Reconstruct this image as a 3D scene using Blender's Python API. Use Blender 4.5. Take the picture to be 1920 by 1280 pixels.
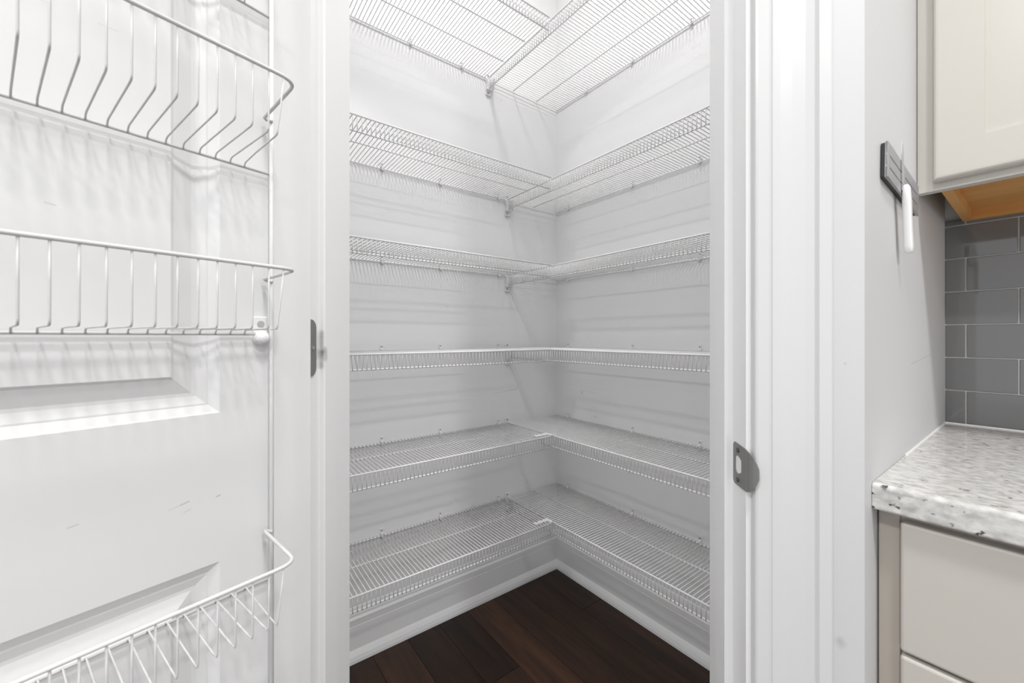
import bpy, bmesh, math, random
from mathutils import Vector, Matrix
for o in list(bpy.data.objects): bpy.data.objects.remove(o)
random.seed(4)
scene = bpy.context.scene
col = scene.collection
R = math.radians

# ------------------------------------------------------------------ camera
cam_d = bpy.data.cameras.new('camera'); cam = bpy.data.objects.new('camera', cam_d); col.objects.link(cam)
cam.location = (-1.35643, -1.44047, 1.11)
cam.rotation_euler = (R(90), 0, R(53.07 - 90))
cam_d.sensor_width = 36.0; cam_d.lens = 755.4 * 36 / 1920
cam_d.shift_y = -7.5 / 1920
cam_d.clip_start = 0.02
cam_d.dof.use_dof = True; cam_d.dof.focus_distance = 1.7; cam_d.dof.aperture_fstop = 9.0
scene.camera = cam

# ------------------------------------------------------------------ world and exposure
w = bpy.data.worlds.new('world'); scene.world = w; w.use_nodes = True
bg = w.node_tree.nodes['Background']; bg.inputs[0].default_value = (0.95, 0.97, 1.0, 1); bg.inputs[1].default_value = 1.25
scene.view_settings.view_transform = 'Standard'; scene.view_settings.look = 'None'
scene.view_settings.gamma = 1.0; scene.view_settings.use_curve_mapping = False
scene.view_settings.exposure = 0.0

CEIL = 3.05
PANTRY_LAMP = (-0.66, -0.66)
PANTRY_W = 9.4
# recessed kitchen lamps: x, y, watts
KITCHEN = [(-1.30, -1.93, 19.0), (-2.9, -1.75, 40.0), (-1.2, -3.2, 37.0)]

# ------------------------------------------------------------------ materials
def srgb(r, g, b):
    f = lambda c: ((c / 255) / 12.92 if c / 255 <= 0.04045 else ((c / 255 + 0.055) / 1.055) ** 2.4)
    return (f(r), f(g), f(b), 1)
def mat(name, colour, rough=0.5, metal=0.0, spec=0.5, coat=0.0, bump=0.0, bscale=200.0):
    m = bpy.data.materials.new(name); m.use_nodes = True
    nt = m.node_tree; b = nt.nodes['Principled BSDF']
    b.inputs['Base Color'].default_value = colour
    b.inputs['Roughness'].default_value = rough; b.inputs['Metallic'].default_value = metal
    b.inputs['Specular IOR Level'].default_value = spec; b.inputs['Coat Weight'].default_value = coat
    tc = nt.nodes.new('ShaderNodeTexCoord'); n = nt.nodes.new('ShaderNodeTexNoise')
    n.inputs['Scale'].default_value = bscale; n.inputs['Detail'].default_value = 3
    nt.links.new(tc.outputs['Object'], n.inputs['Vector'])
    if bump:
        bp = nt.nodes.new('ShaderNodeBump'); bp.inputs['Strength'].default_value = bump; bp.inputs['Distance'].default_value = 0.002
        nt.links.new(n.outputs['Fac'], bp.inputs['Height']); nt.links.new(bp.outputs['Normal'], b.inputs['Normal'])
    else:
        mr = nt.nodes.new('ShaderNodeMapRange'); mr.inputs['To Min'].default_value = max(rough - 0.04, 0.0); mr.inputs['To Max'].default_value = rough + 0.04
        nt.links.new(n.outputs['Fac'], mr.inputs['Value']); nt.links.new(mr.outputs['Result'], b.inputs['Roughness'])
    return m
def add_marks(m, marks):
    """scuffs and dirt: (a, b, radius, strength) short strokes from a to b, object coordinates"""
    nt = m.node_tree; b = nt.nodes['Principled BSDF']
    base = tuple(b.inputs['Base Color'].default_value)
    tc = nt.nodes.new('ShaderNodeTexCoord'); total = None
    nz = nt.nodes.new('ShaderNodeTexNoise'); nz.inputs['Scale'].default_value = 60
    nt.links.new(tc.outputs['Object'], nz.inputs['Vector'])
    def vm(op, x=None, y=None):
        n = nt.nodes.new('ShaderNodeVectorMath'); n.operation = op
        for i, v in enumerate((x, y)):
            if v is None: continue
            if isinstance(v, (tuple, Vector)): n.inputs[i].default_value = tuple(v)
            else: nt.links.new(v, n.inputs[i])
        return n
    def ma(op, x, y=0.0, clamp=False):
        n = nt.nodes.new('ShaderNodeMath'); n.operation = op; n.use_clamp = clamp
        for i, v in enumerate((x, y)):
            if isinstance(v, (int, float)): n.inputs[i].default_value = v
            else: nt.links.new(v, n.inputs[i])
        return n.outputs[0]
    for a, e, rad, st in marks:
        a = Vector(a); e = Vector(e); d = e - a; L2 = max(d.length_squared, 1e-9)
        pa = vm('SUBTRACT', tc.outputs['Object'], a).outputs[0]
        t = ma('DIVIDE', vm('DOT_PRODUCT', pa, d).outputs['Value'], L2, True)
        sc = nt.nodes.new('ShaderNodeVectorMath'); sc.operation = 'SCALE'; sc.inputs[0].default_value = tuple(d); nt.links.new(t, sc.inputs['Scale'])
        dist = vm('LENGTH', vm('SUBTRACT', pa, sc.outputs[0]).outputs[0]).outputs['Value']
        k = ma('SUBTRACT', 1.0, ma('DIVIDE', dist, rad), True)
        k = ma('MULTIPLY', k, st)
        total = k if total is None else ma('MAXIMUM', total, k)
    total = ma('MULTIPLY', total, ma('MULTIPLY', nz.outputs['Fac'], 1.6), True)
    mx = nt.nodes.new('ShaderNodeMix'); mx.data_type = 'RGBA'
    mx.inputs['A'].default_value = base; mx.inputs['B'].default_value = (0.05, 0.045, 0.04, 1)
    nt.links.new(total, mx.inputs['Factor']); nt.links.new(mx.outputs['Result'], b.inputs['Base Color'])

M = {}
M['wall'] = mat('wall_paint', (0.845, 0.845, 0.85, 1), 0.6, bump=0.06, bscale=350)
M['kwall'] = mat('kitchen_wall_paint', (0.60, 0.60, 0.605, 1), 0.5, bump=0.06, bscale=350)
M['ceiling'] = mat('ceiling_paint', (0.84, 0.84, 0.84, 1), 0.8, bump=0.1, bscale=150)
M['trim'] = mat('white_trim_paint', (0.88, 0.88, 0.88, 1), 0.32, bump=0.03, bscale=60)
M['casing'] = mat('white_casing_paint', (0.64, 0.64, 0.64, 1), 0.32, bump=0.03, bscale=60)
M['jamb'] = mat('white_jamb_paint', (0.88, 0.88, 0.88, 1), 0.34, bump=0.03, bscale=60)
M['door'] = mat('white_door_paint', (0.76, 0.76, 0.76, 1), 0.36, bump=0.05, bscale=90)
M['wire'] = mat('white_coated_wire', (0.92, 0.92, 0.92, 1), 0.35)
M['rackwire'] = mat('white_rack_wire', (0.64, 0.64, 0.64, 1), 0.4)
M['plastic'] = mat('white_plastic', (0.82, 0.82, 0.82, 1), 0.4)
M['screw'] = mat('dark_screw_steel', (0.16, 0.16, 0.16, 1), 0.4, metal=0.9)
M['zinc'] = mat('zinc_screw', (0.5, 0.5, 0.5, 1), 0.3, metal=0.9)
M['nickel'] = mat('satin_nickel', (0.22, 0.22, 0.215, 1), 0.42, metal=0.25)
M['cream'] = mat('cream_cabinet_paint', srgb(200, 196, 188), 0.3, bump=0.02, bscale=40)
M['taupe'] = mat('taupe_filler_paint', srgb(186, 178, 168), 0.35, bump=0.02, bscale=40)
M['black'] = mat('black_plastic', (0.012, 0.012, 0.012, 1), 0.45)
M['steel'] = mat('grey_steel', (0.36, 0.36, 0.37, 1), 0.4, metal=0.35)
M['blade'] = mat('blade_steel', (0.6, 0.6, 0.6, 1), 0.2, metal=1.0)
M['handle'] = mat('white_handle', (0.85, 0.85, 0.84, 1), 0.3)
M['grout'] = mat('white_grout', (0.62, 0.62, 0.61, 1), 0.8, bump=0.2, bscale=400)
M['tile'] = mat('grey_glass_tile', srgb(112, 112, 112), 0.05, spec=0.5, coat=0.4)
M['underlay'] = mat('floor_underlay', (0.02, 0.014, 0.01, 1), 0.8, bump=0.1)
def lamp_mat(name, s):
    m = bpy.data.materials.new(name); m.use_nodes = True; nt = m.node_tree
    b = nt.nodes['Principled BSDF']; b.inputs['Base Color'].default_value = (0.9, 0.9, 0.9, 1)
    b.inputs['Emission Color'].default_value = (1, 0.98, 0.96, 1); b.inputs['Emission Strength'].default_value = s
    return m
M['lens'] = lamp_mat('lamp_lens', 3.0)
def wood(name, c1, c2, scale, rough, axis=1, per_object=False):
    m = bpy.data.materials.new(name); m.use_nodes = True; nt = m.node_tree; b = nt.nodes['Principled BSDF']
    tc = nt.nodes.new('ShaderNodeTexCoord'); mp = nt.nodes.new('ShaderNodeMapping')
    s = [scale, scale, scale]; s[axis] = scale * 0.09
    mp.inputs['Scale'].default_value = s
    nt.links.new(tc.outputs['Object'], mp.inputs['Vector'])
    n = nt.nodes.new('ShaderNodeTexNoise'); n.noise_dimensions = '4D'; n.inputs['Scale'].default_value = 1; n.inputs['Detail'].default_value = 8; n.inputs['Distortion'].default_value = 1.2
    nt.links.new(mp.outputs['Vector'], n.inputs['Vector'])
    cr = nt.nodes.new('ShaderNodeValToRGB'); cr.color_ramp.elements[0].position = 0.3; cr.color_ramp.elements[1].position = 0.72
    cr.color_ramp.elements[0].color = c1; cr.color_ramp.elements[1].color = c2
    nt.links.new(n.outputs['Fac'], cr.inputs['Fac'])
    out = cr.outputs['Color']
    if per_object:
        oi = nt.nodes.new('ShaderNodeObjectInfo')
        mw = nt.nodes.new('ShaderNodeMath'); mw.operation = 'MULTIPLY'; mw.inputs[1].default_value = 50
        nt.links.new(oi.outputs['Random'], mw.inputs[0]); nt.links.new(mw.outputs[0], n.inputs['W'])
        hs = nt.nodes.new('ShaderNodeHueSaturation'); mr = nt.nodes.new('ShaderNodeMapRange')
        mr.inputs['To Min'].default_value = 0.55; mr.inputs['To Max'].default_value = 1.55
        nt.links.new(oi.outputs['Random'], mr.inputs['Value']); nt.links.new(mr.outputs['Result'], hs.inputs['Value'])
        nt.links.new(out, hs.inputs['Color']); out = hs.outputs['Color']
    nt.links.new(out, b.inputs['Base Color'])
    b.inputs['Roughness'].default_value = rough; b.inputs['Specular IOR Level'].default_value = 0.3
    bp = nt.nodes.new('ShaderNodeBump'); bp.inputs['Strength'].default_value = 0.12; bp.inputs['Distance'].default_value = 0.001
    nt.links.new(n.outputs['Fac'], bp.inputs['Height']); nt.links.new(bp.outputs['Normal'], b.inputs['Normal'])
    return m
M['plank'] = wood('dark_walnut_plank', srgb(34, 22, 16), srgb(66, 43, 29), 22, 0.46, 1, True)
M['maple'] = wood('natural_maple', srgb(196, 143, 82), srgb(214, 164, 102), 12, 0.45, 1)
def granite():
    m = bpy.data.materials.new('speckled_granite'); m.use_nodes = True; nt = m.node_tree; b = nt.nodes['Principled BSDF']
    tc = nt.nodes.new('ShaderNodeTexCoord')
    def noise(sc, det, lo, hi, c1, c2, st=(1, 1, 1)):
        mp = nt.nodes.new('ShaderNodeMapping'); mp.inputs['Scale'].default_value = st; nt.links.new(tc.outputs['Object'], mp.inputs['Vector'])
        n = nt.nodes.new('ShaderNodeTexNoise'); n.inputs['Scale'].default_value = sc; n.inputs['Detail'].default_value = det; nt.links.new(mp.outputs[0], n.inputs['Vector'])
        r = nt.nodes.new('ShaderNodeValToRGB'); r.color_ramp.elements[0].position = lo; r.color_ramp.elements[1].position = hi
        r.color_ramp.elements[0].color = c1; r.color_ramp.elements[1].color = c2; nt.links.new(n.outputs['Fac'], r.inputs['Fac']); return r.outputs['Color']
    base = noise(70, 8, 0.34, 0.64, srgb(186, 185, 182), srgb(224, 223, 220), (1.5, 1, 1.5))
    spots = noise(85, 4, 0.64, 0.70, (0, 0, 0, 1), (1, 1, 1, 1), (1.5, 1, 1.5))
    grey = noise(48, 5, 0.56, 0.72, (0, 0, 0, 1), (0.75, 0.75, 0.75, 1), (1.6, 1, 1.6))
    def mix(a, c, f):
        x = nt.nodes.new('ShaderNodeMix'); x.data_type = 'RGBA'; nt.links.new(f, x.inputs['Factor']); nt.links.new(a, x.inputs['A']); x.inputs['B'].default_value = c; return x.outputs['Result']
    c = mix(base, srgb(170, 168, 164), grey); c = mix(c, srgb(84, 80, 78), spots)
    nt.links.new(c, b.inputs['Base Color']); b.inputs['Roughness'].default_value = 0.09; b.inputs['Coat Weight'].default_value = 0.2
    return m
M['granite'] = granite()

def zline(a, b, rad, st): return (a, b, rad, st)
add_marks(M['wall'], [((-0.31, 0, 0.873), (-0.245, 0, 0.878), 0.0016, 0.6), ((-0.37, 0, 0.868), (-0.31, 0, 0.873), 0.001, 0.3), ((-0.2435, 0, 0.878), (-0.2435, 0, 0.905), 0.001, 0.35), ((0, -0.165, 0.858), (0, -0.168, 0.864), 0.008, 0.28),
    ((0, -0.19, 0.868), (0, -0.26, 0.864), 0.001, 0.35), ((-0.335, 0, 2.148), (-0.335, 0, 2.1481), 0.003, 0.9), ((0, -0.24, 0.76), (0, -0.25, 0.762), 0.010, 0.2), ((-0.60, 0, 1.235), (-0.593, 0, 1.23), 0.0015, 0.4)])
add_marks(M['kwall'], [((-0.385, -1.298, 1.064), (-0.215, -1.298, 1.074), 0.0011, 0.35), ((-0.2, -1.298, 1.075), (-0.195, -1.298, 1.0755), 0.0022, 0.7), ((-0.698, -1.279, 0.71), (-0.700, -1.277, 0.715), 0.008, 0.25), ((-0.695, -1.282, 1.076), (-0.695, -1.282, 1.0761), 0.0025, 0.4)])
DX = 1
add_marks(M['door'], [((0.249, 0, 1.2395), (0.256, 0, 1.2405), 0.0011, 0.5), ((0.144, 0, 0.9155), (0.152, 0, 0.9135), 0.001, 0.6), ((0.152, 0, 0.9135), (0.163, 0, 0.911), 0.0008, 0.3), ((0.1125, 0, 0.9134), (0.1165, 0, 0.9125), 0.001, 0.65), ((0.142, 0, 0.9058), (0.149, 0, 0.904), 0.0008, 0.3),
    ((0.234, 0, 0.9215), (0.241, 0, 0.9203), 0.0009, 0.4), ((0.205, 0, 1.4365), (0.220, 0, 1.4358), 0.0009, 0.35), ((0.252, 0, 1.4345), (0.262, 0, 1.434), 0.0009, 0.35)])
jc = (-0.679 + 0.045 * 2 ** -0.5, -1.298 + 0.045 * 2 ** -0.5)
def uvm(u, z): return (jc[0] - u * 2 ** -0.5, jc[1] + u * 2 ** -0.5, z)
add_marks(M['jamb'], [(uvm(0.788, 1.086), uvm(0.788, 1.078), 0.012, 1.0), (uvm(0.791, 1.118), uvm(0.791, 1.062), 0.007, 0.55), ((-0.772, -1.165, 1.352), (-0.7745, -1.1675, 1.340), 0.0016, 0.7)])
# ------------------------------------------------------------------ helpers
def link(name, me, m, parent=None, smooth=False):
    if m: me.materials.append(m)
    if smooth:
        for p in me.polygons: p.use_smooth = True
    o = bpy.data.objects.new(name, me); col.objects.link(o)
    if parent: o.parent = parent
    return o
def from_bm(name, bm, m, parent=None, smooth=False):
    bmesh.ops.recalc_face_normals(bm, faces=bm.faces)
    me = bpy.data.meshes.new(name); bm.to_mesh(me); bm.free()
    return link(name, me, m, parent, smooth)
def inst(name, me, parent, loc=(0, 0, 0), rot=(0, 0, 0)):
    o = bpy.data.objects.new(name, me); col.objects.link(o); o.parent = parent; o.location = loc; o.rotation_euler = rot; return o
def tag(o, label=None, cat=None, group=None, kind=None):
    if label: o['label'] = label
    if cat: o['category'] = cat
    if group: o['group'] = group
    if kind: o['kind'] = kind
    return o
def empty(name, loc=(0, 0, 0), rz=0.0, parent=None):
    o = bpy.data.objects.new(name, None); col.objects.link(o); o.location = loc; o.rotation_euler = (0, 0, rz); o.empty_display_size = 0.05
    if parent: o.parent = parent
    return o
def box(bm, x0, x1, y0, y1, z0, z1, bev=0.0, seg=1):
    g = bmesh.ops.create_cube(bm, size=1.0)
    for v in g['verts']:
        v.co = Vector(((x0 + x1) / 2 + v.co.x * (x1 - x0), (y0 + y1) / 2 + v.co.y * (y1 - y0), (z0 + z1) / 2 + v.co.z * (z1 - z0)))
    if bev:
        es = list({e for v in g['verts'] for e in v.link_edges})
        bmesh.ops.bevel(bm, geom=es, offset=bev, segments=seg, profile=0.5, affect='EDGES')
def prism(bm, pts, z0, z1):
    a = [bm.verts.new((x, y, z0)) for x, y in pts]; b = [bm.verts.new((x, y, z1)) for x, y in pts]
    n = len(pts); bm.faces.new(a); bm.faces.new(b)
    for i in range(n): bm.faces.new((a[i], a[(i + 1) % n], b[(i + 1) % n], b[i]))
def tube(bm, pts, r, seg=6):
    pts = [Vector(p) for p in pts]; rings = []
    up = None
    for i, p in enumerate(pts):
        if i == 0: t = pts[1] - p
        elif i == len(pts) - 1: t = p - pts[i - 1]
        else: t = (pts[i + 1] - p).normalized() + (p - pts[i - 1]).normalized()
        t.normalize()
        if up is None:
            up = Vector((0, 0, 1)) if abs(t.z) < 0.8 else Vector((1, 0, 0))
        a = (up - t * up.dot(t)).normalized(); up = a; b = t.cross(a)
        rings.append([bm.verts.new(p + r * (math.cos(k * math.tau / seg) * a + math.sin(k * math.tau / seg) * b)) for k in range(seg)])
    for q, s in zip(rings, rings[1:]):
        for k in range(seg): bm.faces.new((q[k], q[(k + 1) % seg], s[(k + 1) % seg], s[k]))
    bm.faces.new(rings[0]); bm.faces.new(rings[-1])
def arc(p0, pc, p1, n=5):
    """quadratic corner from p0 via control pc to p1"""
    p0, pc, p1 = Vector(p0), Vector(pc), Vector(p1)
    return [(1 - t) ** 2 * p0 + 2 * t * (1 - t) * pc + t * t * p1 for t in [i / n for i in range(n + 1)]]
def cyl(bm, c, axis, r, h, seg=16):
    tube(bm, [Vector(c), Vector(c) + Vector(axis).normalized() * h], r, seg)
def tube_mesh(name, pts, r, seg=6):
    bm = bmesh.new(); tube(bm, pts, r, seg); bmesh.ops.recalc_face_normals(bm, faces=bm.faces)
    me = bpy.data.meshes.new(name); bm.to_mesh(me); bm.free()
    for p in me.polygons: p.use_smooth = len(p.vertices) == 4
    return me
def structure(name, bm, m): return tag(from_bm(name, bm, m), kind='structure')

# ------------------------------------------------------------------ frame of the diagonal door wall
S2 = 2 ** -0.5
CX, CY = -0.679, -1.298
def uv(u, v): return (CX - u * S2 + v * S2, CY + u * S2 + v * S2)
J0, J1, JD, DH = 0.143, 0.795, 0.141, 2.44      # jamb faces, wall depth, door head
KY = -1.298                                      # kitchen side wall plane

# ------------------------------------------------------------------ structure
bm = bmesh.new(); box(bm, -5.0, 0.12, -5.0, 0.12, -0.05, -0.006); floor = structure('floor', bm, M['underlay'])
PW = 0.1275
plank_meshes = {}
x = 0.1195
cidx = 0
while x > -4.6:
    y = 0.10 - random.uniform(0.0, 0.5)
    prev = 0.10
    while prev > -4.6:
        L = prev - y
        if L > 0.08:
            bm = bmesh.new(); box(bm, -PW / 2 + 0.0005, PW / 2 - 0.0005, -L / 2 + 0.0005, L / 2 - 0.0005, -0.006, 0.0, 0.0007)
            p = from_bm('plank', bm, M['plank'], floor); p.location = (x - PW / 2, (prev + y) / 2, 0)
            prev = y
        y = prev - random.uniform(0.75, 1.5)
    x -= PW; cidx += 1

bm = bmesh.new(); box(bm, -5.0, 0.12, -5.0, 0.12, CEIL, CEIL + 0.1); structure('ceiling', bm, M['ceiling'])
bm = bmesh.new(); box(bm, -5.0, 0.12, 0.0, 0.12, -0.006, CEIL); wall_left = structure('wall_left', bm, M['wall'])
bm = bmesh.new(); box(bm, 0.0, 0.12, -5.0, 0.0, -0.006, CEIL); wall_right = structure('wall_right', bm, M['wall'])
# the pier to the right of the door with its return wall (knife rack wall), the pier to the left
bm = bmesh.new()
xi = (CX + CY + JD / S2) - (-1.158)
prism(bm, [(0, KY), (CX, CY), uv(J0 - 0.02, 0), uv(J0 - 0.02, JD), (xi, -1.158), (0, -1.158)], -0.006, CEIL)
wall_front_right = structure('wall_front_right', bm, M['kwall'])
bm = bmesh.new()
cl = uv(0.878, 0)
prism(bm, [(cl[0], 0), cl, uv(J1 + 0.02, 0), uv(J1 + 0.02, JD), (-1.158, xi), (-1.158, 0)], -0.006, CEIL)
structure('wall_front_left', bm, M['kwall'])
bm = bmesh.new(); prism(bm, [uv(J0 - 0.02, 0), uv(J1 + 0.02, 0), uv(J1 + 0.02, JD), uv(J0 - 0.02, JD)], DH + 0.02, CEIL)
structure('wall_front_header', bm, M['kwall'])

# baseboards: profile in (offset from wall, z)
BASE = [(0, 0), (0.012, 0), (0.012, 0.118), (0.0105, 0.119), (0.0105, 0.1215), (0.0125, 0.123), (0.0125, 0.142), (0.0095, 0.146), (0.0075, 0.150), (0.0085, 0.155), (0.006, 0.168), (0.003, 0.178), (0, 0.18)]
SHOE = [(0.012, 0.0), (0.024, 0.0), (0.0238, 0.010), (0.021, 0.022), (0.0165, 0.032), (0.012, 0.040)]
def strip(name, prof, a, b, n, m, parent=None):
    """extrude a wall profile from point a to b on the floor, n = direction off the wall; ends mitred by given offsets"""
    bm = bmesh.new(); A = []; B = []
    d = (Vector(b) - Vector(a)).normalized()
    for o, z in prof:
        A.append(bm.verts.new((a[0] + n[0] * o, a[1] + n[1] * o, z))); B.append(bm.verts.new((b[0] + n[0] * o, b[1] + n[1] * o, z)))
    k = len(prof)
    for i in range(k - 1): bm.faces.new((A[i], A[i + 1], B[i + 1], B[i]))
    bm.faces.new((A[k - 1], A[0], B[0], B[k - 1])); bm.faces.new(A); bm.faces.new(B)
    return from_bm(name, bm, m, parent)
for side, a, b, n in (('left', (-1.158, 0), (0, 0), (0, -1)), ('right', (0, 0), (0, -1.158), (-1, 0)),
                      ('return_right', (0, -1.158), (xi, -1.158), (0, 1)), ('return_left', (-1.158, 0), (-1.158, xi), (1, 0))):
    o = tag(strip('baseboard_' + side, BASE, a, b, n, M['trim']), kind='structure')
    strip('shoe_moulding', SHOE, a, b, n, M['trim'], o)

# ------------------------------------------------------------------ door frame
frame = tag(empty('trim_1', (*uv((J0 + J1) / 2, 0.0), 0)), kind='structure')
def local(o, parent):
    o.parent = parent; o.matrix_parent_inverse = Matrix.Translation(-Vector(parent.location)); return o
def uvprism(name, pts, z0, z1, m):
    bm = bmesh.new(); prism(bm, [uv(*p) for p in pts], z0, z1); return local(from_bm(name, bm, m), frame)
rect = lambda a, b, c, d: [(a, c), (b, c), (b, d), (a, d)]
uvprism('jamb', rect(J0 - 0.02, J0, 0, JD), 0, DH + 0.02, M['jamb'])
uvprism('jamb', rect(J1, J1 + 0.02, 0, JD), 0, DH + 0.02, M['jamb'])
uvprism('head_jamb', rect(J0, J1, 0, JD), DH, DH + 0.02, M['jamb'])
def stop_prof(a, s): return [(a, 0.046), (a + s * 0.0075, 0.046), (a + s * 0.010, 0.0485), (a + s * 0.010, 0.0845), (a + s * 0.0075, 0.087), (a, 0.087)]
uvprism('door_stop', stop_prof(J0, 1), 0, DH, M['jamb'])
uvprism('door_stop', stop_prof(J1, -1), 0, DH, M['jamb'])
uvprism('head_stop', rect(J0 + 0.01, J1 - 0.01, 0.046, 0.087), DH - 0.010, DH, M['jamb'])
# casing profile: (distance from inner edge, thickness)
CAS = [(0, 0), (0, 0.008), (0.0015, 0.0105), (0.004, 0.0118), (0.017, 0.0128), (0.0185, 0.0112), (0.0200, 0.0108), (0.0215, 0.0125), (0.030, 0.0130), (0.045, 0.0125), (0.060, 0.0135),
       (0.069, 0.0155), (0.0705, 0.0145), (0.0720, 0.0165), (0.0735, 0.0185), (0.086, 0.0195), (0.0885, 0.0185), (0.0890, 0.016), (0.0890, 0)]
def casing(inner, s): return [(inner + s * a, -t) for a, t in CAS]
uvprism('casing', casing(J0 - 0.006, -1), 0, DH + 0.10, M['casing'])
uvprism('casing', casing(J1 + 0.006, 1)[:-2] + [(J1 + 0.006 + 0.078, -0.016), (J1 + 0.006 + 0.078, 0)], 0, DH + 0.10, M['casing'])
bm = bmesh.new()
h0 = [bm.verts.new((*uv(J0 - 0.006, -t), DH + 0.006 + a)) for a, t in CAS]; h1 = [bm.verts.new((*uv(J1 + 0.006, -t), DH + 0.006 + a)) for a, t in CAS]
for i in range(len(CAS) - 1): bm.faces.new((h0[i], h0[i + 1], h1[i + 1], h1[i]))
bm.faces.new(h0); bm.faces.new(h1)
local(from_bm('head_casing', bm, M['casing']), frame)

# strike plate on the right jamb: curve of points (v, u offset, z), built flat then given thickness
bm = bmesh.new()
ZC = 0.932
def P3(v, z, du=0.0): return Vector((*uv(J0 + 0.0012 + du, v), z))
outer = [(0.040, ZC - 0.024), (0.0385, ZC - 0.0275), (0.035, ZC - 0.0295), (0.0, ZC - 0.0285), (0.0, ZC + 0.0285), (0.035, ZC + 0.0295), (0.0385, ZC + 0.0275), (0.040, ZC + 0.024)]
hole = [(0.0335, ZC - 0.008), (0.029, ZC - 0.0125), (0.022, ZC - 0.0125), (0.0125, ZC - 0.0075), (0.0125, ZC + 0.0085), (0.022, ZC + 0.0125), (0.029, ZC + 0.0125), (0.0335, ZC + 0.009)]
rowp = [bm.verts.new(P3(0.0, ZC - 0.0285 + 0.057 * k / 8)) for k in range(9)]
lo_ = [bm.verts.new(P3(*p)) for p in outer[:3]]; hi_ = [bm.verts.new(P3(*p)) for p in outer[5:]]
loop = lo_ + rowp + hi_; hv = [bm.verts.new(P3(*p)) for p in hole]
eds = [bm.edges.new((L_[i], L_[(i + 1) % len(L_)])) for L_ in (loop, hv) for i in range(len(L_))]
bmesh.ops.triangle_fill(bm, use_beauty=True, use_dissolve=False, edges=eds)
for v, du, hh in ((-0.006, 0.0004, 0.0275), (-0.011, -0.001, 0.0255), (-0.0155, -0.0035, 0.021), (-0.0185, -0.0065, 0.014), (-0.020, -0.009, 0.007)):
    row = [bm.verts.new(P3(v, ZC - hh + 2 * hh * k / 8, du)) for k in range(9)]
    for k in range(8): bm.faces.new((rowp[k], rowp[k + 1], row[k + 1], row[k]))
    rowp = row
bmesh.ops.recalc_face_normals(bm, faces=bm.faces)
bmesh.ops.solidify(bm, geom=bm.faces[:], thickness=0.0009)
strike = local(from_bm('strike_plate', bm, M['nickel']), frame); strike['label'] = 'satin nickel strike plate'
for dz in (-0.0205, 0.0205):
    bm = bmesh.new(); p = P3(0.0225, ZC + dz, -0.001); cyl(bm, p, (-S2, S2, 0), 0.0033, 0.0028, 12)
    s = from_bm('screw', bm, M['screw']); s.parent = strike

# ------------------------------------------------------------------ the open door
phi = R(119)
Uv, Vv = Vector((-S2, S2, 0)), Vector((S2, S2, 0))
Ed = -math.cos(phi) * Uv - math.sin(phi) * Vv
Nd = -math.sin(phi) * Uv + math.cos(phi) * Vv
hc = Vector((*uv(0.798, -0.007), 0)) + 0.003 * Ed + 0.0505 * Nd
# door space: x = s (from hinge edge), y = -d (so that d points out of the pantry face), z
DM = Matrix(((Ed.x, -Nd.x, 0, hc.x), (Ed.y, -Nd.y, 0, hc.y), (0, 0, 1, 0), (0, 0, 0, 1)))
# rotation part of DM: Ed x (-Nd) must be +z
dz_ang = math.atan2(Ed.y, Ed.x)
def D(s, d, z): return Vector((s, -d, z))
SGN = 1 if (Ed.x * -Nd.y - Ed.y * -Nd.x) > 0 else -1
if SGN < 0:
    def D(s, d, z): return Vector((s, d, z))
door = tag(empty('door_1', (hc.x, hc.y, 0.0), dz_ang), kind='structure')
DW, DT, DB, DTOP = 0.648, 0.0445, 0.010, 2.432
PANELS = [(0.113, DW - 0.113, 1.0165, 2.285), (0.113, DW - 0.113, 0.245, 0.8308)]
RINGS = [(0, 0), (0.002, -0.0015), (0.0105, -0.0062), (0.0125, -0.0062), (0.0225, -0.0095), (0.0265, -0.0095), (0.0445, -0.0038), (0.0478, -0.0005), (0.052, -0.0005)]
bm = bmesh.new()
def face_side(f):
    """f(s, depth, z): one moulded face"""
    q = lambda s0, s1, z0, z1: bm.faces.new([bm.verts.new(f(a, 0, b)) for a, b in ((s0, z0), (s1, z0), (s1, z1), (s0, z1))])
    (a, b, u0, u1), (_, _, l0, l1) = PANELS
    q(0, a, DB, DTOP); q(b, DW, DB, DTOP); q(a, b, DB, l0); q(a, b, l1, u0); q(a, b, u1, DTOP)
    for s0, s1, z0, z1 in PANELS:
        rs = [[bm.verts.new(f(x, dp, z)) for x, z in ((s0 + i, z0 + i), (s1 - i, z0 + i), (s1 - i, z1 - i), (s0 + i, z1 - i))] for i, dp in RINGS]
        for r0, r1 in zip(rs, rs[1:]):
            for k in range(4): bm.faces.new((r0[k], r0[(k + 1) % 4], r1[(k + 1) % 4], r1[k]))
        bm.faces.new(rs[-1])
face_side(lambda s, dp, z: D(s, dp, z)); face_side(lambda s, dp, z: D(s, -DT - dp, z))
for a, b in (((0, DB), (DW, DB)), ((DW, DB), (DW, DTOP)), ((DW, DTOP), (0, DTOP)), ((0, DTOP), (0, DB))):
    bm.faces.new([bm.verts.new(p) for p in (D(a[0], 0, a[1]), D(b[0], 0, b[1]), D(b[0], -DT, b[1]), D(a[0], -DT, a[1]))])
bmesh.ops.remove_doubles(bm, verts=bm.verts, dist=1e-5)
slab = from_bm('door_slab', bm, M['door'], door)
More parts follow.
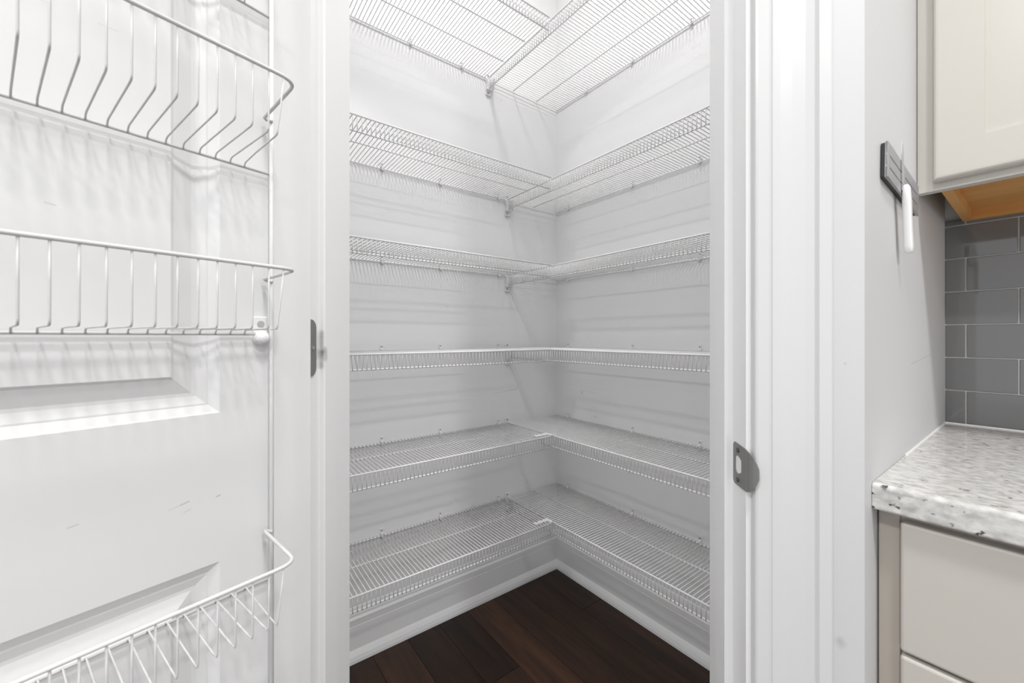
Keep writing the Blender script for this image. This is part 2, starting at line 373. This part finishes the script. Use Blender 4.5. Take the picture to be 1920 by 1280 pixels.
# hinges: jamb leaf lies on the left jamb (world), knuckle at the pin, leaf on the door edge
def leaf(bm, f, z0, z1, w0, w1, r=0.014):
    """rounded leaf, f(w, t, z)"""
    pts = [(w0, z0)] + [(w1 - r + r * math.sin(a), z0 + r - r * math.cos(a)) for a in [i * math.pi / 12 for i in range(7)]] + \
          [(w1 - r + r * math.cos(a), z1 - r + r * math.sin(a)) for a in [i * math.pi / 12 for i in range(7)]] + [(w0, z1)]
    A = [bm.verts.new(f(x, 0, z)) for x, z in pts]; B = [bm.verts.new(f(x, 0.002, z)) for x, z in pts]
    n = len(pts); bm.faces.new(A); bm.faces.new(B)
    for i in range(n): bm.faces.new((A[i], A[(i + 1) % n], B[(i + 1) % n], B[i]))
inv = Matrix.LocRotScale(Vector((hc.x, hc.y, 0)), Matrix.Rotation(dz_ang, 3, 'Z'), None).inverted()
for zc in (1.093, 0.25, 2.20):
    bm = bmesh.new()
    leaf(bm, lambda wv, t, z: inv @ Vector((*uv(J1 - t, wv), z)), zc - 0.0465, zc + 0.0465, -0.004, 0.036)
    leaf(bm, lambda wv, t, z: D(-t + 0.002, -DT + wv - 0.004, z), zc - 0.0465, zc + 0.0465, 0.0, 0.036)
    pin = inv @ Vector((*uv(0.798, -0.007), 0)); cyl(bm, (pin.x, pin.y, zc - 0.0465), (0, 0, 1), 0.006, 0.093, 14)
    hg = from_bm('hinge', bm, M['nickel'], door); hg['label'] = 'satin nickel hinge'
    for dz in (-0.028, 0.0, 0.028):
        bm = bmesh.new(); p = inv @ Vector((*uv(J1 - 0.002, 0.0275 if dz == 0 else 0.011), zc + dz)); q = inv @ Vector((*uv(J1 - 0.0026, 0.0275 if dz == 0 else 0.011), zc + dz))
        cyl(bm, p, q - p, 0.0032, 0.0007, 12); from_bm('screw', bm, M['zinc'], hg)

# ------------------------------------------------------------------ over-door wire rack
rack = empty('door_rack', (hc.x, hc.y, 0.0), dz_ang)
tag(rack, 'white wire basket rack screwed to the panelled pantry door', 'rack')
PS = 0.0580                                   # hinge-side pole
PF = DW - PS
for s in (PS, PF):
    link('side_pole', tube_mesh('side_pole', [D(s, 0.012, 0.30), D(s, 0.012, 2.10)], 0.0027, 10), M['plastic'], rack)
def wire_path(floor_z, rail_z, s_front=0.0, s_top=0.0):
    d = 0.12
    return [D(s_top, d + 0.001, rail_z), D((s_top + s_front) / 2, d + 0.001, (rail_z + floor_z) / 2)] + arc(D(s_front, d, floor_z + 0.005), D(s_front, d, floor_z), D(s_front * 0.97, d - 0.005, floor_z), 4) + \
           [D(s_front * .4, 0.05, floor_z)] + arc(D(0, 0.017, floor_z), D(0, 0.010, floor_z), D(0, 0.009, floor_z - 0.006), 3)
LEVELS = [(1.7625, 1.838), (1.5445, 1.620), (1.3340, 1.4005), (1.1195, 1.1870), (0.7915, 0.8545), (0.575, 0.647)]
for fz, rz in LEVELS:
    bm = bmesh.new()
    rail = [D(PS + 0.001, 0.0165, rz - 0.003), D(PS + 0.006, 0.0105, rz - 0.001), D(PS + 0.0088, 0.0120, rz)] + [D(PS + 0.0095, 0.02, rz)] + \
           arc(D(0.0745, 0.104, rz), D(0.0765, 0.1215, rz), D(0.096, 0.1215, rz), 6)
    half = rail + [D(0.2, 0.1215, rz)]
    other = [Vector((DW - p.x, p.y, p.z)) for p in reversed(half)]
    tube(bm, half + other, 0.0021, 10)
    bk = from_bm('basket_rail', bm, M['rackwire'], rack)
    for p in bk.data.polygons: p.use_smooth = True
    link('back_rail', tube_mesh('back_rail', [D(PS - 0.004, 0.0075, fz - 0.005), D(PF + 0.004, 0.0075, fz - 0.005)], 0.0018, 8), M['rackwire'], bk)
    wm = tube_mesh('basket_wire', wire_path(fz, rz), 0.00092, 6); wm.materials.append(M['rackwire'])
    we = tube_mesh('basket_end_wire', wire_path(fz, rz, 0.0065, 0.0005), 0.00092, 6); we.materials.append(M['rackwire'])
    s = 0.0892; n = int(round((PF - PS - 2 * (0.0892 - PS)) / 0.01553)); st = (DW - 2 * 0.0892) / n
    for k in range(n + 1):
        if k == 0: o = inst('wire', we, bk, D(s, 0, 0))
        else: o = inst('wire', wm, bk, D(s + k * st, 0, 0))
# fixing clips: a screwed plate with a round cup under the rail, beside the poles
for s in (0.0685, DW - 0.0685):
    for z in (1.128, 0.7895 + 0.011 - 0.36):
        bm = bmesh.new(); a = D(s - 0.0085, 0.001, z - 0.012); b = D(s + 0.0085, 0.0045, z + 0.0095)
        box(bm, min(a.x, b.x), max(a.x, b.x), min(a.y, b.y), max(a.y, b.y), a.z, b.z, 0.0008)
        cp = D(s, 0.0, z - 0.0215); q = D(s, 0.018, z - 0.0215) - cp
        prof = [(0.0, 0.0095), (0.008, 0.0095), (0.013, 0.0082), (0.0165, 0.0055), (0.018, 0.002)]
        prev = None
        for dd, rr in prof:
            ring = [bm.verts.new(D(s + rr * math.cos(k * math.tau / 16), dd, z - 0.0185 + rr * math.sin(k * math.tau / 16))) for k in range(16)]
            if prev:
                for k in range(16): bm.faces.new((prev[k], prev[(k + 1) % 16], ring[(k + 1) % 16], ring[k]))
            prev = ring
        bm.faces.new(prev)
        cpo = from_bm('fixing_clip', bm, M['plastic'], rack)
        bm = bmesh.new(); p = D(s, 0.0045, z); cyl(bm, p, D(s, 1, z) - D(s, 0, z), 0.0042, 0.0018, 14)
        from_bm('screw', bm, M['zinc'], cpo)

# ------------------------------------------------------------------ pantry wire shelves
PITCH, LIP, WR = 0.0127, 0.043, 0.00145
ROD = 0.0026
def shelf_wire(depth):
    pts = [(0, 0.004, 0), (0, depth * 0.5, 0)] + [tuple(p) for p in arc((0, depth - 0.005, 0), (0, depth, 0), (0, depth, -0.005), 2)] + [(0, depth, -LIP - 0.002)]
    me = tube_mesh('shelf_wire', pts, WR, 6); me.materials.append(M['wire']); return me
WIRE = {0.305: shelf_wire(0.305), 0.406: shelf_wire(0.406)}
bm = bmesh.new(); box(bm, -0.0055, 0.0055, 0.0005, 0.0035, 0.004, 0.0205, 0.0006)
box(bm, -0.0045, 0.0045, 0.0005, 0.012, -0.006, 0.006, 0.002)
box(bm, -0.0045, 0.0045, 0.006, 0.012, -0.010, -0.004, 0.001)
clip_me = bpy.data.meshes.new('wall_clip'); bmesh.ops.recalc_face_normals(bm, faces=bm.faces); bm.to_mesh(clip_me); bm.free(); clip_me.materials.append(M['plastic'])
bm = bmesh.new(); cyl(bm, (0, 0.0034, 0.0135), (0, 1, 0), 0.0022, 0.0007, 10)
cs_me = bpy.data.meshes.new('clip_screw'); bm.to_mesh(cs_me); bm.free(); cs_me.materials.append(M['screw'])
# end bracket: U shaped holder on the wall, local: y out of the wall, x across
bm = bmesh.new()
box(bm, -0.014, 0.014, 0.0005, 0.0035, -0.070, 0.020, 0.001)
box(bm, -0.015, 0.013, 0.0005, 0.016, -0.052, -0.004, 0.0012)
box(bm, -0.015, -0.0125, 0.0005, 0.030, -0.050, -0.003, 0.0008)
box(bm, -0.014, 0.012, 0.0005, 0.009, -0.0725, -0.0695, 0.0006)
brk_me = bpy.data.meshes.new('end_bracket'); bmesh.ops.recalc_face_normals(bm, faces=bm.faces); bm.to_mesh(brk_me); bm.free(); brk_me.materials.append(M['plastic'])
bm = bmesh.new(); cyl(bm, (0.002, 0.0034, -0.061), (0, 1, 0), 0.003, 0.001, 12)
bs_me = bpy.data.meshes.new('bracket_screw'); bm.to_mesh(bs_me); bm.free(); bs_me.materials.append(M['screw'])
bm = bmesh.new(); cyl(bm, (0.002, 0.0034, 0.0125), (0, 1, 0), 0.003, 0.001, 12)
bs2_me = bpy.data.meshes.new('bracket_top_screw'); bm.to_mesh(bs2_me); bm.free(); bs2_me.materials.append(M['screw'])

ORD = ['bottom', 'second from the floor', 'third from the floor', 'fourth from the floor', 'fifth from the floor', 'topmost, deepest']
SHELF_Z = [0.404, 0.734, 1.0635, 1.385, 1.718, 2.214]
def make_shelf(side, level):
    z = SHELF_Z[level]; depth = 0.406 if level == 5 else 0.305
    if side == 'left':
        x_end = -(depth + 0.012); root = empty('wire_shelf', (x_end, 0, z), math.pi); length = 1.152 + x_end
    else:
        root = empty('wire_shelf', (0, -1.152, z), math.pi / 2); length = 1.147
    tag(root, 'white wire shelf along the %s pantry wall, %s of six' % (side, ORD[level]) if level < 5 else 'deepest white wire shelf along the %s pantry wall, topmost of six' % side, 'shelf', 'pantry wire shelves')
    n = int(length / PITCH); off = (length - n * PITCH) / 2
    if side == 'left': off = 0.004
    for k in range(n + 1):
        if off + k * PITCH > length: break
        inst('wire', WIRE[depth], root, (off + k * PITCH, 0, 0))
    rods = [(0.006, -0.004), (depth + 0.0006, -0.0002), (depth - 0.0032, -LIP)]
    rods += [(depth * 0.5, -0.0038)] if level < 5 else [(depth / 3, -0.0038), (depth * 2 / 3, -0.0038)]
    for y, zz in rods:
        rr = ROD if y > depth - 0.02 else ROD * 0.92
        link('rod', tube_mesh('rod', [(0, y, zz), (length, y, zz)], rr, 8), M['wire'], root)
    # wall clips
    if side == 'left':
        xs = (-0.861, -0.629, -0.350) if level < 5 else (-0.985, -0.752, -0.5325)
        pos = [-(x - x_end) for x in xs]
    else:
        ys = (-0.081, -0.4415, -0.719) if level < 5 else (-0.195, -0.441, -0.688)
        pos = [y + 1.152 for y in ys]
    for p in pos:
        c = inst('wall_clip', clip_me, root, (p, 0, 0)); inst('screw', cs_me, c)
    if side == 'right':
        # bracket on the left wall carrying the front corner of this shelf
        b = inst('end_bracket', brk_me, root, (1.152, depth - 0.004, 0.0), (0, 0, math.pi / 2))
        inst('screw', bs_me, b); inst('screw', bs2_me, b)
    elif level < 2:
        # plastic corner connector joining the front rails
        bm = bmesh.new()
        box(bm, -0.0085, 0.060, depth - 0.030, depth - 0.018, 0.0015, 0.0065, 0.002)
        box(bm, -0.0085, 0.003, depth - 0.034, depth + 0.002, 0.0015, 0.0075, 0.002)
        for xx in (0.012, 0.034, 0.056): box(bm, xx - 0.006, xx + 0.006, depth - 0.033, depth - 0.015, 0.0015, 0.008, 0.002)
        from_bm('corner_connector', bm, M['plastic'], root)
for lv in range(6):
    make_shelf('left', lv); make_shelf('right', lv)

# ------------------------------------------------------------------ kitchen: backsplash, worktop, cabinets
bm = bmesh.new(); box(bm, -0.006, 0.0, -2.6, KY, 0.905, 1.376); bed = from_bm('grout_bed', bm, M['grout'], wall_right)
TW, TH, G = 0.1472, 0.0742, 0.0021
tile_cache = {}
row = 0; z = 0.9175
while z < 1.375:
    y = KY; first = 0.0325 if row % 2 == 0 else 0.106
    wd = first; i = 0
    z1 = min(z + TH - G, 1.3755)
    while y > -2.0:
        key = (round(wd, 4), round(z1 - z, 4))
        if key not in tile_cache:
            bm = bmesh.new(); box(bm, -0.0085, -0.0005, -wd + G / 2, -G / 2, 0, z1 - z, 0.0012, 2)
            bmesh.ops.recalc_face_normals(bm, faces=bm.faces); me = bpy.data.meshes.new('tile'); bm.to_mesh(me); bm.free(); me.materials.append(M['tile']); tile_cache[key] = me
        inst('tile', tile_cache[key], bed, (0, y, z)); y -= wd; wd = TW; i += 1
    z += TH; row += 1

def rounded_slab(bm, x0, x1, y0, y1, z0, z1, r=0.006):
    prof = [(x1, z0), (x1, z1), (x0 + r, z1)] + [(x0 + r - r * math.sin(a), z1 - r + r * math.cos(a)) for a in (0.4, 0.8, 1.2, 1.5708)] + \
           [(x0 + 0.003 - 0.003 * math.cos(a), z0 + 0.003 - 0.003 * math.sin(a)) for a in (0, 0.8, 1.5708)]
    A = [bm.verts.new((x, y0, z)) for x, z in prof]; B = [bm.verts.new((x, y1, z)) for x, z in prof]
    n = len(prof); bm.faces.new(A); bm.faces.new(B)
    for i in range(n): bm.faces.new((A[i], A[(i + 1) % n], B[(i + 1) % n], B[i]))
bm = bmesh.new(); rounded_slab(bm, -0.645, -0.0085, -2.6, KY - 0.0005, 0.880, 0.915)
ct = from_bm('countertop', bm, M['granite']); tag(ct, 'pale speckled granite worktop below the grey tile backsplash', 'countertop')
bm = bmesh.new(); cyl(bm, (-0.011, -2.6, 0.9155), (0, 1, 0), 0.0025, 2.6 + KY, 8); cyl(bm, (-0.0115, KY - 0.0015, 0.9155), (-1, 0, 0), 0.002, 0.42, 8)
from_bm('caulk_bead', bm, M['plastic'], ct)

base = empty('base_cabinet', (-0.3, -1.62, 0)); tag(base, 'cream drawer base cabinet under the granite worktop', 'cabinet')
def child(name, bm, m, root, parent=None):
    o = from_bm(name, bm, m); o.parent = parent or root; o.matrix_parent_inverse = Matrix.Translation(-Vector(root.location)); return o
bm = bmesh.new(); box(bm, -0.598, -0.01, -2.0, -1.30, 0.10, 0.880); child('body', bm, M['cream'], base)
bm = bmesh.new(); box(bm, -0.54, -0.01, -2.0, -1.30, 0.0, 0.10); child('toe_kick', bm, M['taupe'], base)
bm = bmesh.new(); box(bm, -0.616, -0.598, -1.3215, -1.2995, 0.10, 0.880, 0.001); child('filler_strip', bm, M['taupe'], base)
bm = bmesh.new(); box(bm, -0.612, -0.598, -2.0, -1.3215, 0.10, 0.880); child('face_frame', bm, M['taupe'], base)
for z0, z1 in ((0.6985, 0.868), (0.418, 0.6935), (0.125, 0.413)):
    bm = bmesh.new(); box(bm, -0.631, -0.612, -1.98, -1.3235, z0, z1, 0.004, 3); child('drawer_front', bm, M['cream'], base)

upper = empty('wall_cabinet', (-0.16, -1.62, 1.366)); tag(upper, 'cream shaker wall cabinet with bare wood underside above the backsplash', 'cabinet')
UB = 1.3685
bm = bmesh.new()
box(bm, -0.334, -0.315, -1.338, KY - 0.0008, UB, 2.43); box(bm, -0.334, -0.315, -2.0, -1.338, UB, UB + 0.035)
box(bm, -0.334, -0.315, -2.0, -1.338, 2.39, 2.43); box(bm, -0.334, -0.315, -2.0, -1.96, UB + 0.035, 2.39)
child('face_frame', bm, M['cream'], upper)
bm = bmesh.new(); box(bm, -0.315, -0.0095, -1.3405, -1.3265, UB, 2.43); child('side_panel', bm, M['maple'], upper)
bm = bmesh.new(); box(bm, -0.315, -0.0095, -2.0, -1.986, UB, 2.43); child('side_panel', bm, M['maple'], upper)
bm = bmesh.new(); box(bm, -0.315, -0.0095, -1.986, -1.3405, UB + 0.021, UB + 0.033); child('bottom_panel', bm, M['maple'], upper)
bm = bmesh.new(); box(bm, -0.024, -0.0095, -1.986, -1.3405, UB, UB + 0.021); child('hanging_rail', bm, M['maple'], upper)
bm = bmesh.new(); box(bm, -0.315, -0.0095, -1.986, -1.3405, 2.418, 2.43); child('top_panel', bm, M['maple'], upper)
dr = bmesh.new()
y0, y1, z0, z1 = -1.66, -1.3205, 1.3815, 2.42
RW = 0.0585
for a in ((y0, y0 + RW, z0, z1), (y1 - RW, y1, z0, z1), (y0 + RW, y1 - RW, z0, z0 + RW), (y0 + RW, y1 - RW, z1 - RW, z1)): pass
def ring_face(bm, f, y0, y1, z0, z1, rings):
    rs = [[bm.verts.new(f(dp, y, z)) for y, z in ((y0 + i, z0 + i), (y1 - i, z0 + i), (y1 - i, z1 - i), (y0 + i, z1 - i))] for i, dp in rings]
    for a, b in zip(rs, rs[1:]):
        for k in range(4): bm.faces.new((a[k], a[(k + 1) % 4], b[(k + 1) % 4], b[k]))
    bm.faces.new(rs[-1]); bm.faces.new(rs[0])
ring_face(dr, lambda d, y, z: Vector((-0.3345 - d, y, z)), y0, y1, z0, z1, [(0, 0), (0, 0.0145), (0.0012, 0.0175), (0.0035, 0.0192), (0.0065, 0.0195), (RW, 0.0195), (RW + 0.0012, 0.0125), (RW + 0.002, 0.0122)])
child('cabinet_door', dr, M['cream'], upper)
dr = bmesh.new()
ring_face(dr, lambda d, y, z: Vector((-0.3345 - d, y, z)), -1.995, -1.664, z0, z1, [(0, 0), (0, 0.0145), (0.0012, 0.0175), (0.0035, 0.0192), (0.0065, 0.0195), (RW, 0.0195), (RW + 0.0012, 0.0125), (RW + 0.002, 0.0122)])
child('cabinet_door', dr, M['cream'], upper)

# ------------------------------------------------------------------ knife strip and knife
ks = empty('knife_strip', (-0.600, KY, 1.3597)); ks.rotation_euler = (0, R(3.9), 0)
tag(ks, 'black and grey magnetic knife strip on the white side wall', 'knife strip')
L = 0.222
bm = bmesh.new(); box(bm, 0.001, L - 0.001, -0.0055, -0.0006, -0.0245, 0.0245, 0.0006); from_bm('back_plate', bm, M['black'], ks)
for za, zb in ((-0.0256, -0.0102), (-0.0090, 0.0066), (0.0078, 0.0256)):
    bm = bmesh.new(); box(bm, 0.0, L, -0.0085, -0.0052, za, zb, 0.0006); from_bm('steel_bar', bm, M['steel'], ks)
for xx in (0.006, 0.105, L - 0.006):
    bm = bmesh.new(); box(bm, xx - 0.006, xx + 0.006, -0.0084, -0.005, -0.0254, 0.0254, 0.0003); from_bm('bar_bridge', bm, M['steel'], ks)
kn = empty('paring_knife', (-0.510, KY - 0.0088, 1.3375)); kn.rotation_euler = (0, R(-3), 0)
tag(kn, 'small white handled knife hanging on the magnetic strip', 'knife')
bm = bmesh.new()
outl = [(-0.007, -0.004), (0.007, -0.004), (0.0075, 0.02), (0.006, 0.045), (0.001, 0.064), (-0.004, 0.070), (-0.007, 0.05)]
A = [bm.verts.new((x, -0.0001, z)) for x, z in outl]; B = [bm.verts.new((x, -0.0013, z)) for x, z in outl]
bm.faces.new(A); bm.faces.new(B)
for i in range(len(outl)): bm.faces.new((A[i], A[(i + 1) % 7], B[(i + 1) % 7], B[i]))
from_bm('blade', bm, M['blade'], kn)
bm = bmesh.new()
secs = [(0.004, 0.0045, 0.0025), (0.0005, 0.0075, 0.0042), (-0.02, 0.0088, 0.0052), (-0.06, 0.0082, 0.005), (-0.088, 0.0092, 0.0055), (-0.095, 0.0085, 0.005), (-0.098, 0.006, 0.0032)]
prev = None
for zz, hx, hy in secs:
    ring = [bm.verts.new((0.012 * (-zz / 0.1) * 1.2 + hx * math.copysign(abs(math.cos(t)) ** 0.6, math.cos(t)), -0.0045 + hy * math.copysign(abs(math.sin(t)) ** 0.6, math.sin(t)) , zz)) for t in [k * math.tau / 20 for k in range(20)]]
    if prev:
        for k in range(20): bm.faces.new((prev[k], prev[(k + 1) % 20], ring[(k + 1) % 20], ring[k]))
    else: bm.faces.new(ring)
    prev = ring
bm.faces.new(prev)
from_bm('handle', bm, M['handle'], kn, True)

# ------------------------------------------------------------------ lamps (all on the ceiling, above the frame)
def lathe(bm, prof, seg=32):
    prev = None
    for r, z in prof:
        ring = [bm.verts.new((r * math.cos(k * math.tau / seg), r * math.sin(k * math.tau / seg), z)) for k in range(seg)]
        if prev:
            for k in range(seg): bm.faces.new((prev[k], prev[(k + 1) % seg], ring[(k + 1) % seg], ring[k]))
        prev = ring
    bm.faces.new(prev)
def lamp(loc, rad, watts, name):
    ld = bpy.data.lights.new(name, 'AREA'); ld.shape = 'DISK'; ld.size = rad * 2; ld.energy = watts; ld.color = (1.0, 0.985, 0.97)
    lo = bpy.data.objects.new(name, ld); col.objects.link(lo); lo.location = loc; return lo
pl = empty('ceiling_light', (*PANTRY_LAMP, CEIL)); tag(pl, 'round flush ceiling light inside the pantry', 'light')
bm = bmesh.new(); lathe(bm, [(0.10, 0.0), (0.105, -0.005), (0.105, -0.022), (0.098, -0.026)]); from_bm('lamp_base', bm, M['trim'], pl, True)
bm = bmesh.new(); lathe(bm, [(0.097, -0.024), (0.09, -0.04), (0.07, -0.052), (0.035, -0.058), (0.005, -0.059)]); from_bm('lamp_shade', bm, M['lens'], pl, True)
ld = bpy.data.lights.new('pantry_lamp', 'POINT'); ld.energy = PANTRY_W * 0.08; ld.shadow_soft_size = 0.055; ld.color = (1.0, 0.985, 0.97)
lo = bpy.data.objects.new('pantry_lamp', ld); col.objects.link(lo); lo.location = (0, 0, -0.125); lo.parent = pl
lo = lamp((0, 0, -0.064), 0.09, PANTRY_W, 'pantry_lamp_down'); lo.parent = pl
for i, (x, y, wt) in enumerate(KITCHEN):
    k = empty('recessed_light', (x, y, CEIL)); tag(k, ['recessed ceiling light nearest the pantry door', 'recessed ceiling light beyond the open pantry door', 'recessed ceiling light out in front of the worktop'][i], 'light', 'kitchen recessed lights')
    bm = bmesh.new(); lathe(bm, [(0.135, -0.0005), (0.135, -0.004), (0.117, -0.006), (0.113, -0.002)]); from_bm('trim_ring', bm, M['trim'], k, True)
    bm = bmesh.new(); lathe(bm, [(0.114, -0.003), (0.05, -0.0035), (0.004, -0.004)]); from_bm('lens', bm, M['lens'], k, True)
    lo = lamp((0, 0, -0.008), 0.11, wt, 'kitchen_lamp'); lo.parent = k
